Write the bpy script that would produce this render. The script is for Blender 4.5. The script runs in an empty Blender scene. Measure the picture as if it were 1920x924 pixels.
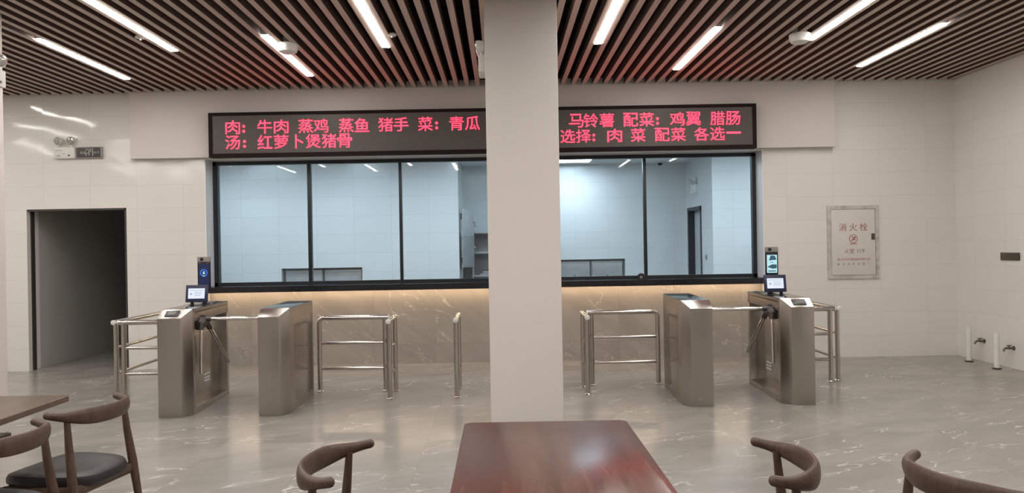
import bpy, bmesh, math, random
from mathutils import Vector, Matrix, Euler
random.seed(7)
SC = bpy.context.scene
COL = SC.collection
R = math.radians

# ------------------------------------------------------------------ camera, world, exposure, lights
F_PX, W_PX, H_PX = 1443.0, 1920.0, 924.0
ROLL = R(1.0)
cd = bpy.data.cameras.new('camera')
cam = bpy.data.objects.new('camera', cd); COL.objects.link(cam)
cd.sensor_fit = 'HORIZONTAL'; cd.sensor_width = 36.0
cd.lens = F_PX / W_PX * 36.0
cd.shift_x = 20.0 / W_PX; cd.shift_y = -2.0 / W_PX
cd.clip_start = 0.05; cd.clip_end = 100
_c, _s = math.cos(ROLL), math.sin(ROLL)
# columns: right=(c,0,-s)  up=(s,0,c)  back=(0,-1,0)
cam.matrix_world = Matrix(((_c, _s, 0, 0), (0, 0, -1, 0), (-_s, _c, 0, 1.52), (0, 0, 0, 1)))
SC.camera = cam

world = bpy.data.worlds.new('world'); SC.world = world
world.use_nodes = True
world.node_tree.nodes['Background'].inputs[0].default_value = (0.02, 0.02, 0.022, 1)
world.node_tree.nodes['Background'].inputs[1].default_value = 0.3

SC.view_settings.view_transform = 'Standard'
SC.view_settings.look = 'None'
SC.view_settings.gamma = 1.0
SC.view_settings.use_curve_mapping = False
SC.view_settings.exposure = 0.0
try:
    SC.cycles.use_denoising = True
    SC.cycles.max_bounces = 8
    SC.cycles.diffuse_bounces = 5
    SC.cycles.glossy_bounces = 5
    SC.cycles.sample_clamp_indirect = 2.5
    SC.cycles.denoising_prefilter = 'ACCURATE'
    SC.cycles.denoising_input_passes = 'RGB_ALBEDO_NORMAL'
    SC.cycles.caustics_reflective = False
    SC.cycles.caustics_refractive = False
except Exception:
    pass

HALL_L = 45.0                       # radiance of the linear hall lights
HALL_C = (1.0, 0.958, 0.90)
KITCHEN_L = 29.0
KITCHEN_C = (0.70, 0.875, 1.0)
STRIP_L = 42.0                      # warm strip under the counter
LED_L = 13.0                         # red characters

YW = 9.95                           # face of the serving wall
ZC = 3.56                           # underside of the slats
ROW_A = [-10.86 + 2.16 * i for i in range(8)]     # -10.86 ... -4.38, -2.22, -.06, 2.10, 4.26
ROW_B = [-9.78 + 2.16 * i for i in range(7)]      # -9.78 ... -3.30, -1.14, 1.02, 3.18
SEEN_A, SEEN_B = (-4.38, -2.22, 2.10, 4.26), (-3.30, -1.14, 1.02, 3.18)

# rows of the same linear lights further back over the seating, behind the viewpoint
def area_lamp(x, y, w, l):
    ld = bpy.data.lights.new('linear_lamp', 'AREA'); ld.shape = 'RECTANGLE'
    ld.size = w; ld.size_y = l
    ld.energy = HALL_L * math.pi * w * l
    ld.color = HALL_C
    o = bpy.data.objects.new('linear_lamp', ld); COL.objects.link(o)
    o.location = (x, y, ZC + 0.0)
for x in ROW_A:
    for y0 in (7.35, 4.25, 1.15):
        if x < -9: continue
        if y0 > 7 and min(abs(x - q) for q in SEEN_A) < .1: continue      # these are built as fixtures below
        if abs(x + .06) < .1 and y0 > 4: continue                          # the middle column stands here
        area_lamp(x, y0 + .865, .08, 1.73)
for x in ROW_B:
    for y0 in (6.12, 3.0, -.1):
        if x < -9: continue
        if y0 > 6 and min(abs(x - q) for q in SEEN_B) < .1: continue
        area_lamp(x, y0 + .865, .08, 1.73)

# ------------------------------------------------------------------ materials
MATS = {}
class NT:
    def __init__(s, name):
        s.m = bpy.data.materials.new(name); s.m.use_nodes = True
        s.t = s.m.node_tree; s.n = s.t.nodes
        s.p = s.n['Principled BSDF']; s.out = s.n['Material Output']
    def new(s, typ, **kw):
        n = s.n.new(typ)
        for k, v in kw.items(): setattr(n, k, v)
        return n
    def link(s, a, b): s.t.links.new(a, b)
    def math(s, op, a, b=None):
        n = s.n.new('ShaderNodeMath'); n.operation = op
        for i, v in enumerate((a, b)):
            if v is None: continue
            if isinstance(v, (int, float)): n.inputs[i].default_value = v
            else: s.link(v, n.inputs[i])
        return n.outputs[0]
    def vmath(s, op, a, b=None, scale=None):
        n = s.n.new('ShaderNodeVectorMath'); n.operation = op
        for i, v in enumerate((a, b)):
            if v is None: continue
            if isinstance(v, tuple): n.inputs[i].default_value = v
            else: s.link(v, n.inputs[i])
        if scale is not None: n.inputs['Scale'].default_value = scale
        return n.outputs[0]
    def mix(s, fac, a, b):
        n = s.n.new('ShaderNodeMix'); n.data_type = 'RGBA'
        for i, v in ((0, fac), (6, a), (7, b)):
            if isinstance(v, (int, float)): n.inputs[i].default_value = v
            elif isinstance(v, tuple): n.inputs[i].default_value = (*v, 1) if len(v) == 3 else v
            else: s.link(v, n.inputs[i])
        return n.outputs[2]
    def ramp(s, fac, stops):
        n = s.n.new('ShaderNodeValToRGB'); e = n.color_ramp.elements
        while len(e) < len(stops): e.new(0.5)
        for el, (p, c) in zip(e, stops):
            el.position = p; el.color = (*c, 1) if len(c) == 3 else c
        s.link(fac, n.inputs[0]); return n.outputs[0]
    def noise(s, vec, scale, detail=2.0, rough=.5, dist=0.0):
        n = s.n.new('ShaderNodeTexNoise'); n.inputs['Scale'].default_value = scale
        n.inputs['Detail'].default_value = detail; n.inputs['Roughness'].default_value = rough
        n.inputs['Distortion'].default_value = dist
        if vec is not None: s.link(vec, n.inputs['Vector'])
        return n
    def pos(s):
        return s.n.new('ShaderNodeNewGeometry').outputs['Position']
    def obj(s):
        return s.n.new('ShaderNodeTexCoord').outputs['Object']

def plain(name, col, rough=.5, metal=0.0, spec=.5, vary=0.04, vscale=6.0, emit=None, strength=0.0, coat=0.0):
    k = NT(name); p = k.p
    nz = k.noise(k.obj(), vscale, 3)
    lo = tuple(max(0, c * (1 - vary)) for c in col); hi = tuple(min(1, c * (1 + vary)) for c in col)
    k.link(k.ramp(nz.outputs[0], [(.3, lo), (.7, hi)]), p.inputs['Base Color'])
    p.inputs['Roughness'].default_value = rough; p.inputs['Metallic'].default_value = metal
    p.inputs['Specular IOR Level'].default_value = spec
    if coat: p.inputs['Coat Weight'].default_value = coat; p.inputs['Coat Roughness'].default_value = .1
    if emit:
        p.inputs['Emission Color'].default_value = (*emit, 1); p.inputs['Emission Strength'].default_value = strength
    MATS[name] = k.m
    return k.m

def tile_mat(name, col, grout, tw, th, horizontal_axis='xy', off=(0, 0, 0), rough=.13, tilt=.018, wave=.02, line=.004, spec=.5, gmix=.5):
    """glossy wall tile: joints, a little tilt from tile to tile, slow waviness of the glaze"""
    k = NT(name); p = k.p
    ps = k.vmath('ADD', k.pos(), off)
    sx = k.n.new('ShaderNodeSeparateXYZ'); k.link(ps, sx.inputs[0])
    u = k.math('ADD', sx.outputs[0], sx.outputs[1]) if horizontal_axis == 'xy' else sx.outputs[0]
    v = sx.outputs[2] if horizontal_axis == 'xy' else sx.outputs[1]
    us, vs = k.math('DIVIDE', u, tw), k.math('DIVIDE', v, th)
    fu, fv = k.math('FLOOR', us), k.math('FLOOR', vs)
    du = k.math('MULTIPLY', k.math('ABSOLUTE', k.math('SUBTRACT', k.math('SUBTRACT', us, fu), .5)), tw)
    dv = k.math('MULTIPLY', k.math('ABSOLUTE', k.math('SUBTRACT', k.math('SUBTRACT', vs, fv), .5)), th)
    ju = k.math('GREATER_THAN', du, tw / 2 - line / 2)
    jv = k.math('GREATER_THAN', dv, th / 2 - line / 2)
    j = k.math('MAXIMUM', ju, jv)
    cx = k.n.new('ShaderNodeCombineXYZ'); k.link(fu, cx.inputs[0]); k.link(fv, cx.inputs[1])
    wn = k.n.new('ShaderNodeTexWhiteNoise'); wn.noise_dimensions = '3D'; k.link(cx.outputs[0], wn.inputs['Vector'])
    return k, p, ps, j, wn, tilt, wave, col, grout, rough, spec, gmix

def finish_tile(k, p, ps, j, wn, tilt, wave, col, grout, rough, spec, gmix, wscale=2.6, tone=.03):
    nrm = k.n.new('ShaderNodeNewGeometry').outputs['Normal']
    t = k.vmath('SCALE', k.vmath('SUBTRACT', wn.outputs['Color'], (.5, .5, .5)), scale=tilt * 2)
    nz = k.noise(ps, wscale, 1.5)
    w = k.vmath('SCALE', k.vmath('SUBTRACT', nz.outputs['Color'], (.5, .5, .5)), scale=wave * 2)
    n2 = k.vmath('NORMALIZE', k.vmath('ADD', k.vmath('ADD', nrm, t), w))
    k.link(n2, p.inputs['Normal'])
    base = k.mix(wn.outputs['Value'], tuple(c * (1 - tone) for c in col), col) if isinstance(col, tuple) else col
    c2 = k.mix(k.math('MULTIPLY', j, gmix), base, grout)
    k.link(c2, p.inputs['Base Color'])
    p.inputs['Roughness'].default_value = rough
    p.inputs['Specular IOR Level'].default_value = spec
    return k.m

M = {}
M['wall_tile'] = finish_tile(*tile_mat('hall_wall_tile', (.80, .772, .725), (.40, .38, .35), .6, .3, off=(.15, 0, 0.02), tilt=.014, wave=.020, gmix=.3, rough=.085), wscale=4.0)
M['kitchen_tile'] = finish_tile(*tile_mat('kitchen_wall_tile', (.70, .72, .72), (.30, .34, .37), .6, .3, off=(.25, 0, .06), tilt=.016, wave=.030, rough=.2, spec=.38, gmix=.42))

# counter-front marble and floor marble
def marble(name, base_lo, base_hi, vein, tw, th, axis, off, rough, vscale, spec=.5, gmix=.6, line=.004, vein_amt=.7, wave=.004, grout=(.2, .18, .16), vdir=None):
    k, p, ps, j, wn, *_ = tile_mat(name, (1, 1, 1), grout, tw, th, axis, off, line=line)
    shift = k.vmath('SCALE', wn.outputs['Color'], scale=7.0)
    q = k.vmath('ADD', ps, shift)
    dots = []
    for dv in vdir:
        dn = k.n.new('ShaderNodeVectorMath'); dn.operation = 'DOT_PRODUCT'
        k.link(q, dn.inputs[0]); dn.inputs[1].default_value = dv; dots.append(dn.outputs['Value'])
    cq = k.n.new('ShaderNodeCombineXYZ'); k.link(dots[0], cq.inputs[0]); k.link(dots[1], cq.inputs[1])
    q2 = cq.outputs[0]
    big = k.noise(q2, vscale * .9, 5, .6, .6)
    cbase = k.ramp(big.outputs[0], [(.32, base_lo), (.68, base_hi)])
    vn = k.noise(q2, vscale * 1.2, 4, .55, .35)
    d = k.math('ABSOLUTE', k.math('SUBTRACT', vn.outputs[0], .5))
    thin = k.ramp(d, [(0.0, (1, 1, 1)), (.0065, (0, 0, 0))])
    msk = k.noise(q, vscale * 1.1, 2)
    mm = k.ramp(msk.outputs[0], [(.44, (0, 0, 0)), (.60, (1, 1, 1))])
    amt = k.math('MULTIPLY', k.math('MULTIPLY', thin, mm), vein_amt)
    cc = k.mix(amt, cbase, vein)
    m = finish_tile(k, p, ps, j, wn, .002, wave, cc, grout, rough, spec, gmix)
    rn = k.noise(q, 5, 3)
    rr = k.ramp(rn.outputs[0], [(.3, (rough * .85,) * 3), (.7, (rough * 1.2,) * 3)])
    k.link(rr, p.inputs['Roughness'])
    return m
M['floor'] = marble('floor_marble_tile', (.25, .233, .211), (.335, .312, .283), (.68, .65, .60), .8, .8, 'flat', (.61 + 16, 9.95, 0), .20, 1.3, line=.004, gmix=.55, vein_amt=.95, spec=.24, vdir=((.55, .30, 0), (-.75, 1.5, 0)))
M['marble'] = marble('counter_marble_tile', (.285, .258, .232), (.365, .332, .30), (.60, .55, .49), .8, .8, 'xy', (.88 + 8 - 10.05 + 9.6, 0, .55), .2, 1.6, vein_amt=.8, vdir=((.45, 0, -.35), (1.0, 0, 1.3)))

M['plaster'] = plain('white_wall_paint', (.66, .61, .58), .62, spec=.3, vary=.015, vscale=2)
M['column_paint'] = plain('column_paint', (.76, .715, .69), .6, spec=.3, vary=.012, vscale=1.5)
M['kitchen_ceiling'] = plain('kitchen_ceiling_board', (.72, .74, .75), .5, vary=.01)
M['plenum'] = plain('black_plenum_paint', (.016, .014, .014), .9, spec=.1)
M['corridor'] = plain('grey_corridor_wall', (.46, .45, .425), .5, vary=.05, vscale=1.2)
M['dark_frame'] = plain('black_window_aluminium', (.022, .026, .032), .35, metal=.2)
M['dark_steel'] = plain('dark_door_frame_steel', (.07, .068, .062), .4, metal=.4)
M['sash'] = plain('green_grey_sash_aluminium', (.10, .13, .135), .3, metal=.4)
M['leaf_grey'] = plain('pale_grey_door_leaf', (.50, .53, .55), .45)
M['hatch_frame'] = plain('dull_hatch_frame_steel', (.16, .165, .165), .4, metal=.5)
M['board_frame'] = plain('brown_black_board_frame', (.017, .010, .010), .75, spec=.15)
M['counter'] = plain('black_stone_counter', (.013, .013, .016), .18, spec=.5)
M['black_plastic'] = plain('black_plastic', (.014, .015, .02), .35)
M['navy_plastic'] = plain('dark_navy_plastic', (.018, .024, .07), .35)
M['grey_plastic'] = plain('grey_plastic', (.30, .27, .25), .4)
M['white_plastic'] = plain('white_plastic', (.74, .73, .70), .35)
M['pvc'] = plain('white_pvc_pipe', (.80, .79, .75), .4)
M['cover_brown'] = plain('brown_cover_plate', (.085, .07, .055), .4, metal=.3)
M['brass_dark'] = plain('tarnished_tap_metal', (.16, .145, .125), .35, metal=.8)
M['red_ink'] = plain('faded_red_paint', (.34, .08, .075), .6, vary=.2, vscale=60)
M['grey_ink'] = plain('faded_grey_paint', (.22, .19, .18), .6, vary=.2, vscale=60)
M['cabinet_white'] = plain('hydrant_cabinet_white', (.70, .665, .625), .35, vary=.015)
M['rubber'] = plain('black_rubber', (.02, .018, .018), .7)
M['lock_dark'] = plain('dark_lock_metal', (.10, .09, .075), .35, metal=.5)

def worn(name, col, dark):
    k = NT(name)
    n = k.noise(k.obj(), 9, 5, .7)
    k.link(k.ramp(n.outputs[0], [(.36, dark), (.56, col)]), k.p.inputs['Base Color'])
    k.p.inputs['Roughness'].default_value = .45
    return k.m
M['worn_frame'] = worn('worn_cabinet_frame', (.60, .57, .53), (.40, .38, .345))

def steel(name, col, rough, stretch, amp=.10, var=.15):
    k = NT(name); p = k.p
    q = k.vmath('MULTIPLY', k.obj(), stretch)
    n = k.noise(q, 1.0, 3, .6)
    lo = tuple(c * (1 - amp) for c in col); hi = tuple(min(1, c * (1 + amp)) for c in col)
    k.link(k.ramp(n.outputs[0], [(.3, lo), (.7, hi)]), p.inputs['Base Color'])
    k.link(k.ramp(n.outputs[0], [(.3, (rough * (1 - var),) * 3), (.7, (rough * (1 + var),) * 3)]), p.inputs['Roughness'])
    p.inputs['Metallic'].default_value = 1.0
    return k.m
M['steel'] = steel('brushed_stainless_steel', (.48, .445, .405), .28, (60, 60, .8), .012, var=.0)
M['steel_top'] = steel('polished_stainless_lid', (.56, .54, .52), .13, (3, 260, 3), .03)
M['steel_side'] = steel('brushed_stainless_side', (.43, .395, .36), .17, (1, 60, 60), .015, var=.03)
M['tube'] = steel('polished_steel_tube', (.58, .54, .50), .17, (90, 90, 90), .05)
M['chrome'] = steel('chrome_bar', (.86, .84, .82), .20, (40, 40, 40), .02)
M['kitchen_steel'] = plain('kitchen_stainless', (.46, .48, .49), .38, metal=.55, vary=.08)
M['hub'] = plain('dark_hub_casting', (.12, .11, .105), .38, metal=.7)

def wood(name, a, b, rough, stretch, coat=0.0, spec=.4):
    k = NT(name); p = k.p
    q = k.vmath('MULTIPLY', k.obj(), stretch)
    n = k.noise(q, 1.0, 6, .65, .8)
    n2 = k.noise(k.vmath('MULTIPLY', k.obj(), tuple(s * 4 for s in stretch)), 1.0, 3, .6)
    f = k.math('ADD', k.math('MULTIPLY', n.outputs[0], .75), k.math('MULTIPLY', n2.outputs[0], .25))
    k.link(k.ramp(f, [(.34, a), (.64, b)]), p.inputs['Base Color'])
    p.inputs['Roughness'].default_value = rough
    p.inputs['Specular IOR Level'].default_value = spec
    if coat: p.inputs['Coat Weight'].default_value = coat; p.inputs['Coat Roughness'].default_value = .12
    return k.m
M['slat'] = wood('light_brown_woodgrain', (.44, .345, .295), (.60, .48, .415), .5, (18, .8, 18))
M['slat_side_shade'] = plain('dark_brown_slat_shade', (.115, .078, .064), .6, vary=.05)  # shade in the gaps put into the colour of the slat sides
M['table_wood'] = wood('reddish_walnut_laminate', (.070, .030, .021), (.135, .062, .045), .23, (16, 1.1, 16), spec=.24)
M['table_wood_dull'] = wood('brown_walnut_laminate', (.095, .064, .046), (.15, .102, .076), .30, (16, 1.1, 16), spec=.3)
M['chair_wood'] = wood('dark_walnut_chair_wood', (.060, .034, .025), (.115, .068, .050), .42, (30, 30, 8))
M['leather'] = plain('black_leather', (.013, .011, .012), .40, vary=.15, vscale=30)

def emissive(name, col, s, base=(.8, .8, .8)):
    k = NT(name); p = k.p
    p.inputs['Base Color'].default_value = (*base, 1); p.inputs['Roughness'].default_value = .4
    p.inputs['Emission Color'].default_value = (*col, 1); p.inputs['Emission Strength'].default_value = s
    return k.m
M['hall_light'] = emissive('hall_light_diffuser', HALL_C, HALL_L)
M['kitchen_light'] = emissive('kitchen_light_panel', KITCHEN_C, KITCHEN_L)
M['strip_light'] = emissive('warm_strip_light', (1.0, .74, .50), STRIP_L)
def led_dots():
    k = NT('red_led_dots'); p = k.p
    sx = k.n.new('ShaderNodeSeparateXYZ'); k.link(k.pos(), sx.inputs[0])
    a = k.math('SINE', k.math('MULTIPLY', sx.outputs[0], 2 * math.pi / .0130))
    b = k.math('SINE', k.math('MULTIPLY', sx.outputs[2], 2 * math.pi / .0130))
    f = k.math('MULTIPLY', k.math('MULTIPLY', k.math('ADD', a, 1), k.math('ADD', b, 1)), .25)
    c = k.ramp(f, [(.05, (.30, .0012, .0060)), (.30, (1.0, .012, .034)), (.8, (1.0, .030, .066))])
    p.inputs['Base Color'].default_value = (.12, .015, .015, 1)
    k.link(c, p.inputs['Emission Color']); p.inputs['Emission Strength'].default_value = LED_L
    return k.m
M['led_red'] = led_dots()
M['screen_white'] = emissive('white_lcd', (.80, .87, 1.0), .95, (.05, .05, .05))
M['screen_line'] = emissive('lcd_grey_text', (.55, .62, .80), .75, (.05, .05, .05))
M['screen_navy'] = emissive('navy_standby_lcd', (.02, .05, .22), .25, (.01, .01, .02))
M['screen_blue'] = emissive('blue_icon_glow', (.05, .25, 1.0), 1.0, (.02, .02, .05))
M['screen_cyan'] = emissive('pale_cyan_lcd', (.55, .92, 1.0), .85, (.05, .05, .05))
M['screen_dark'] = emissive('dark_picture_on_lcd', (.05, .17, .22), .5, (.02, .03, .03))
M['screen_icon'] = emissive('pale_icon_glow', (.35, .65, 1.0), 1.0, (.05, .05, .05))
M['ir_red'] = emissive('small_red_sensor', (.8, .15, .25), .35, (.05, .01, .01))
M['sign_face'] = plain('dark_exit_sign_face', (.045, .042, .04), .3)
M['sign_ink'] = plain('pale_sign_print', (.52, .50, .47), .5)
M['bulb_glass'] = plain('clear_lamp_lens', (.52, .51, .48), .08, metal=.55)

def led_face():
    k = NT('led_matrix_face'); p = k.p
    sx = k.n.new('ShaderNodeSeparateXYZ'); k.link(k.pos(), sx.inputs[0])
    a = k.math('SINE', k.math('MULTIPLY', sx.outputs[0], 2 * math.pi / .013))
    b = k.math('SINE', k.math('MULTIPLY', sx.outputs[2], 2 * math.pi / .013))
    f = k.math('MULTIPLY', k.math('ADD', a, 1), k.math('ADD', b, 1))
    k.link(k.ramp(k.math('MULTIPLY', f, .25), [(.1, (.062, .056, .052)), (.7, (.145, .125, .115))]), p.inputs['Base Color'])
    p.inputs['Roughness'].default_value = .55
    return k.m
M['led_face'] = led_face()

def glass():
    k = NT('window_glass'); k.n.remove(k.p)
    tr = k.new('ShaderNodeBsdfTransparent'); tr.inputs[0].default_value = (.94, .955, .965, 1)
    gl = k.new('ShaderNodeBsdfGlossy'); gl.inputs['Roughness'].default_value = .02
    fr = k.new('ShaderNodeFresnel'); fr.inputs[0].default_value = 1.45
    mx = k.new('ShaderNodeMixShader')
    k.link(k.math('MULTIPLY', fr.outputs[0], .55), mx.inputs[0]); k.link(tr.outputs[0], mx.inputs[1]); k.link(gl.outputs[0], mx.inputs[2])
    k.link(mx.outputs[0], k.out.inputs[0])
    return k.m
M['glass'] = glass()

# ------------------------------------------------------------------ mesh helpers
class MB:
    def __init__(s): s.b = bmesh.new()
    def box(s, x0, x1, y0, y1, z0, z1):
        v = [s.b.verts.new((x, y, z)) for z in (z0, z1) for y in (y0, y1) for x in (x0, x1)]
        for f in ((0, 2, 3, 1), (4, 5, 7, 6), (0, 1, 5, 4), (2, 6, 7, 3), (0, 4, 6, 2), (1, 3, 7, 5)):
            s.b.faces.new([v[i] for i in f])
        return s
    def prism(s, pts, axis, a0, a1):
        """polygon pts (2-D) extruded along axis 'x','y','z'"""
        def P(p, a):
            return {'x': (a, p[0], p[1]), 'y': (p[0], a, p[1]), 'z': (p[0], p[1], a)}[axis]
        lo = [s.b.verts.new(P(p, a0)) for p in pts]; hi = [s.b.verts.new(P(p, a1)) for p in pts]
        s.b.faces.new(lo); s.b.faces.new(hi[::-1])
        n = len(pts)
        for i in range(n):
            s.b.faces.new([lo[i], hi[i], hi[(i + 1) % n], lo[(i + 1) % n]])
        return s
    def hull(s, pts):
        vs = [s.b.verts.new(p) for p in pts]
        r = bmesh.ops.convex_hull(s.b, input=vs)
        junk = [e for e in r['geom_interior'] if isinstance(e, bmesh.types.BMVert)]
        if junk: bmesh.ops.delete(s.b, geom=junk, context='VERTS')
        return s
    def sweep(s, pts, radii, n=12, up=(0, 0, 1), round_ends=False):
        """sweep an ellipse (ra along side, rb along up-ish) over pts; radii: list of (ra, rb) or one number"""
        P = [Vector(p) for p in pts]
        if isinstance(radii, (int, float)): radii = [(radii, radii)] * len(P)
        radii = [(r, r) if isinstance(r, (int, float)) else r for r in radii]
        if round_ends:
            def cap(p, q, r):
                d = (p - q).normalized(); e = max(r)
                out = []
                for t in (0.45, .8, .97): out.append((p + d * e * t * .9, (r[0] * math.sqrt(1 - t * t), r[1] * math.sqrt(1 - t * t))))
                return out
            c0 = cap(P[0], P[1], radii[0]); c1 = cap(P[-1], P[-2], radii[-1])
            P = [c[0] for c in reversed(c0)] + P + [c[0] for c in c1]
            radii = [c[1] for c in reversed(c0)] + list(radii) + [c[1] for c in c1]
        rings = []; U = Vector(up)
        for i, p in enumerate(P):
            t = ((P[min(i + 1, len(P) - 1)] - p).normalized() + (p - P[max(i - 1, 0)]).normalized())
            t = t.normalized() if t.length > 1e-6 else Vector((0, 1, 0))
            round_ = all(abs(q[0] - q[1]) < 1e-7 for q in radii)
            if round_ and rings:                       # carry the frame along, no twist
                a = (prev - t * prev.dot(t)).normalized(); b = a.cross(t).normalized()
            else:
                uu = U
                if abs(t.dot(uu)) > .97: uu = Vector((0, 1, 0)) if abs(t.y) < .9 else Vector((1, 0, 0))
                a = t.cross(uu).normalized(); b = a.cross(t).normalized()
            prev = a
            ra, rb = radii[i]
            rings.append([s.b.verts.new(p + a * ra * math.cos(2 * math.pi * j / n) + b * rb * math.sin(2 * math.pi * j / n)) for j in range(n)])
        for i in range(len(rings) - 1):
            for j in range(n):
                s.b.faces.new([rings[i][j], rings[i][(j + 1) % n], rings[i + 1][(j + 1) % n], rings[i + 1][j]])
        s.b.faces.new(rings[0][::-1]); s.b.faces.new(rings[-1])
        return s
    def tube(s, pts, r, n=12, **kw): return s.sweep(pts, r, n, **kw)
    def lathe(s, prof, c=(0, 0, 0), axis=(0, 0, 1), n=24):
        """profile [(radius, height)] turned about axis at c"""
        q = Vector((0, 0, 1)).rotation_difference(Vector(axis)).to_matrix(); c = Vector(c)
        rings = []
        for r, h in prof:
            if r < 1e-5: rings.append([s.b.verts.new(c + q @ Vector((0, 0, h)))])
            else: rings.append([s.b.verts.new(c + q @ Vector((r * math.cos(2 * math.pi * j / n), r * math.sin(2 * math.pi * j / n), h))) for j in range(n)])
        for A, B in zip(rings, rings[1:]):
            if len(A) == 1 and len(B) == 1: continue
            for j in range(n):
                k = (j + 1) % n
                if len(A) == 1: s.b.faces.new([A[0], B[k], B[j]])
                elif len(B) == 1: s.b.faces.new([A[j], A[k], B[0]])
                else: s.b.faces.new([A[j], A[k], B[k], B[j]])
        if len(rings[0]) > 1: s.b.faces.new(rings[0][::-1])
        if len(rings[-1]) > 1: s.b.faces.new(rings[-1])
        return s
    def mesh(s, me, mat4):
        t = bmesh.new(); t.from_mesh(me); bmesh.ops.transform(t, matrix=mat4, verts=t.verts)
        tmp = bpy.data.meshes.new('tmp'); t.to_mesh(tmp); t.free()
        s.b.from_mesh(tmp); bpy.data.meshes.remove(tmp)
        return s
    def xf(s, m): bmesh.ops.transform(s.b, matrix=m, verts=s.b.verts); return s
    def build(s, name, mat, parent=None, bevel=0.0, segs=2, smooth=True, loc=None, weld=True, angle=35):
        if weld: bmesh.ops.remove_doubles(s.b, verts=s.b.verts, dist=1e-6)
        bmesh.ops.recalc_face_normals(s.b, faces=s.b.faces)
        if bevel > 0:
            ed = [e for e in s.b.edges if len(e.link_faces) == 2 and e.calc_face_angle(0) > R(angle)]
            bmesh.ops.bevel(s.b, geom=ed, offset=bevel, segments=segs, profile=.6, affect='EDGES', clamp_overlap=True)
        me = bpy.data.meshes.new(name); s.b.to_mesh(me); s.b.free()
        me.materials.append(mat if not isinstance(mat, str) else M[mat])
        if smooth and len(me.polygons):
            me.polygons.foreach_set('use_smooth', [True] * len(me.polygons))
            me.set_sharp_from_angle(angle=R(32))
        o = bpy.data.objects.new(name, me); COL.objects.link(o)
        if parent: o.parent = parent
        if loc: o.location = loc
        return o

def tag(o, label=None, cat=None, group=None, kind=None):
    if label: o['label'] = label
    if cat: o['category'] = cat
    if group: o['group'] = group
    if kind: o['kind'] = kind
    return o
def thing(name, label, cat, loc=(0, 0, 0), rz=0.0, group=None):
    o = bpy.data.objects.new(name, None); COL.objects.link(o)
    o.empty_display_size = .1
    o.location = loc; o.rotation_euler = (0, 0, rz)
    return tag(o, label, cat, group)
def struct(mb, name, mat, parent=None, **kw):
    o = mb.build(name, mat, parent, **kw)
    if parent is None: o['kind'] = 'structure'
    return o
def dup(root, loc, rz, label, group=None):
    c = root.copy(); COL.objects.link(c); c.location = loc; c.rotation_euler = (0, 0, rz)
    c['label'] = label
    if group: c['group'] = group
    for ch in list(root.children):
        d = ch.copy(); COL.objects.link(d); d.parent = c
        for g in list(ch.children):
            e = g.copy(); COL.objects.link(e); e.parent = d
    return c

_glyph = {}
def glyph(ch):
    if ch not in _glyph:
        cu = bpy.data.curves.new('glyph', 'FONT'); cu.body = ch; cu.size = 1.0; cu.resolution_u = 3
        cu.fill_mode = 'FRONT'
        o = bpy.data.objects.new('glyph', cu); COL.objects.link(o)
        dg = bpy.context.evaluated_depsgraph_get(); dg.update()
        me = bpy.data.meshes.new_from_object(o.evaluated_get(dg), depsgraph=dg)
        COL.objects.unlink(o); bpy.data.objects.remove(o); bpy.data.curves.remove(cu)
        _glyph[ch] = me
    return _glyph[ch]
def gbox(me):
    xs = [v.co.x for v in me.vertices]; ys = [v.co.y for v in me.vertices]
    return min(xs), max(xs), min(ys), max(ys)
def put_glyph(mb, ch, x0, x1, z0, z1, y, fat=0.0):
    """place a character so that it fills the rectangle x0..x1, z0..z1 in the plane y, facing -Y"""
    me = glyph(ch)
    if not me.vertices: return
    a, b, c, d = gbox(me)
    sx = (x1 - x0) / max(b - a, 1e-6); sz = (z1 - z0) / max(d - c, 1e-6)
    m = Matrix(((sx, 0, 0, x0 - a * sx), (0, 0, -1, y), (0, sz, 0, z0 - c * sz), (0, 0, 0, 1)))
    mb.mesh(me, m)
    if fat:
        for dx, dz in ((fat, 0), (0, fat)):
            mb.mesh(me, Matrix.Translation((dx, -fat * .02, dz)) @ m)
def put_em(mb, ch, xc, zc, em, y, wx=1.0):
    """place a character of the given em size centred at xc, zc"""
    me = glyph(ch)
    if not me.vertices: return
    a, b, c, d = gbox(me)
    m = Matrix(((em * wx, 0, 0, xc - (a + b) / 2 * em * wx), (0, 0, -1, y), (0, em, 0, zc - (c + d) / 2 * em), (0, 0, 0, 1)))
    mb.mesh(me, m)

# ------------------------------------------------------------------ the room
XL, XR, YB = -10.5, 5.88, -3.0
struct(MB().box(XL - .2, XR + .2, YB - .2, 14.6, -.12, 0), 'floor', 'floor', smooth=False)

DX0, DX1, DZ = -6.13, -4.84, 2.09        # dark doorway
WX0, WX1, WZ0, WZ1 = -3.82, 3.40, .0, 2.70   # opening over the counter
w = MB()
w.box(XL - .2, DX0, YW, YW + .25, 0, 3.64)
w.box(DX0, DX1, YW, YW + .25, DZ, 3.64)
w.box(DX1, WX0, YW, YW + .35, 0, 3.64)
w.box(WX0, WX1, YW, YW + .35, WZ1, 3.64)
w.box(WX1, XR + .2, YW, YW + .35, 0, 3.64)
struct(w, 'wall_front', 'wall_tile', smooth=False, weld=False)
struct(MB().box(XL, XR, YW + .0, YW + .3, 3.64, 4.1), 'wall_upper', 'plenum', smooth=False)
struct(MB().box(XR, XR + .2, YB, YW, 0, 3.66), 'wall_right', 'wall_tile', smooth=False)
struct(MB().box(XL - .2, XL, YB, YW, 0, 3.66), 'wall_left', 'plaster', smooth=False)
struct(MB().box(XL, XR, YB - .2, YB, 0, 3.66), 'wall_rear', 'plaster', smooth=False)
struct(MB().box(-4.73, 4.30, YW - .10, YW, 2.71, 3.645), 'trim_1', 'plaster', bevel=.003, smooth=False)

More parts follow.
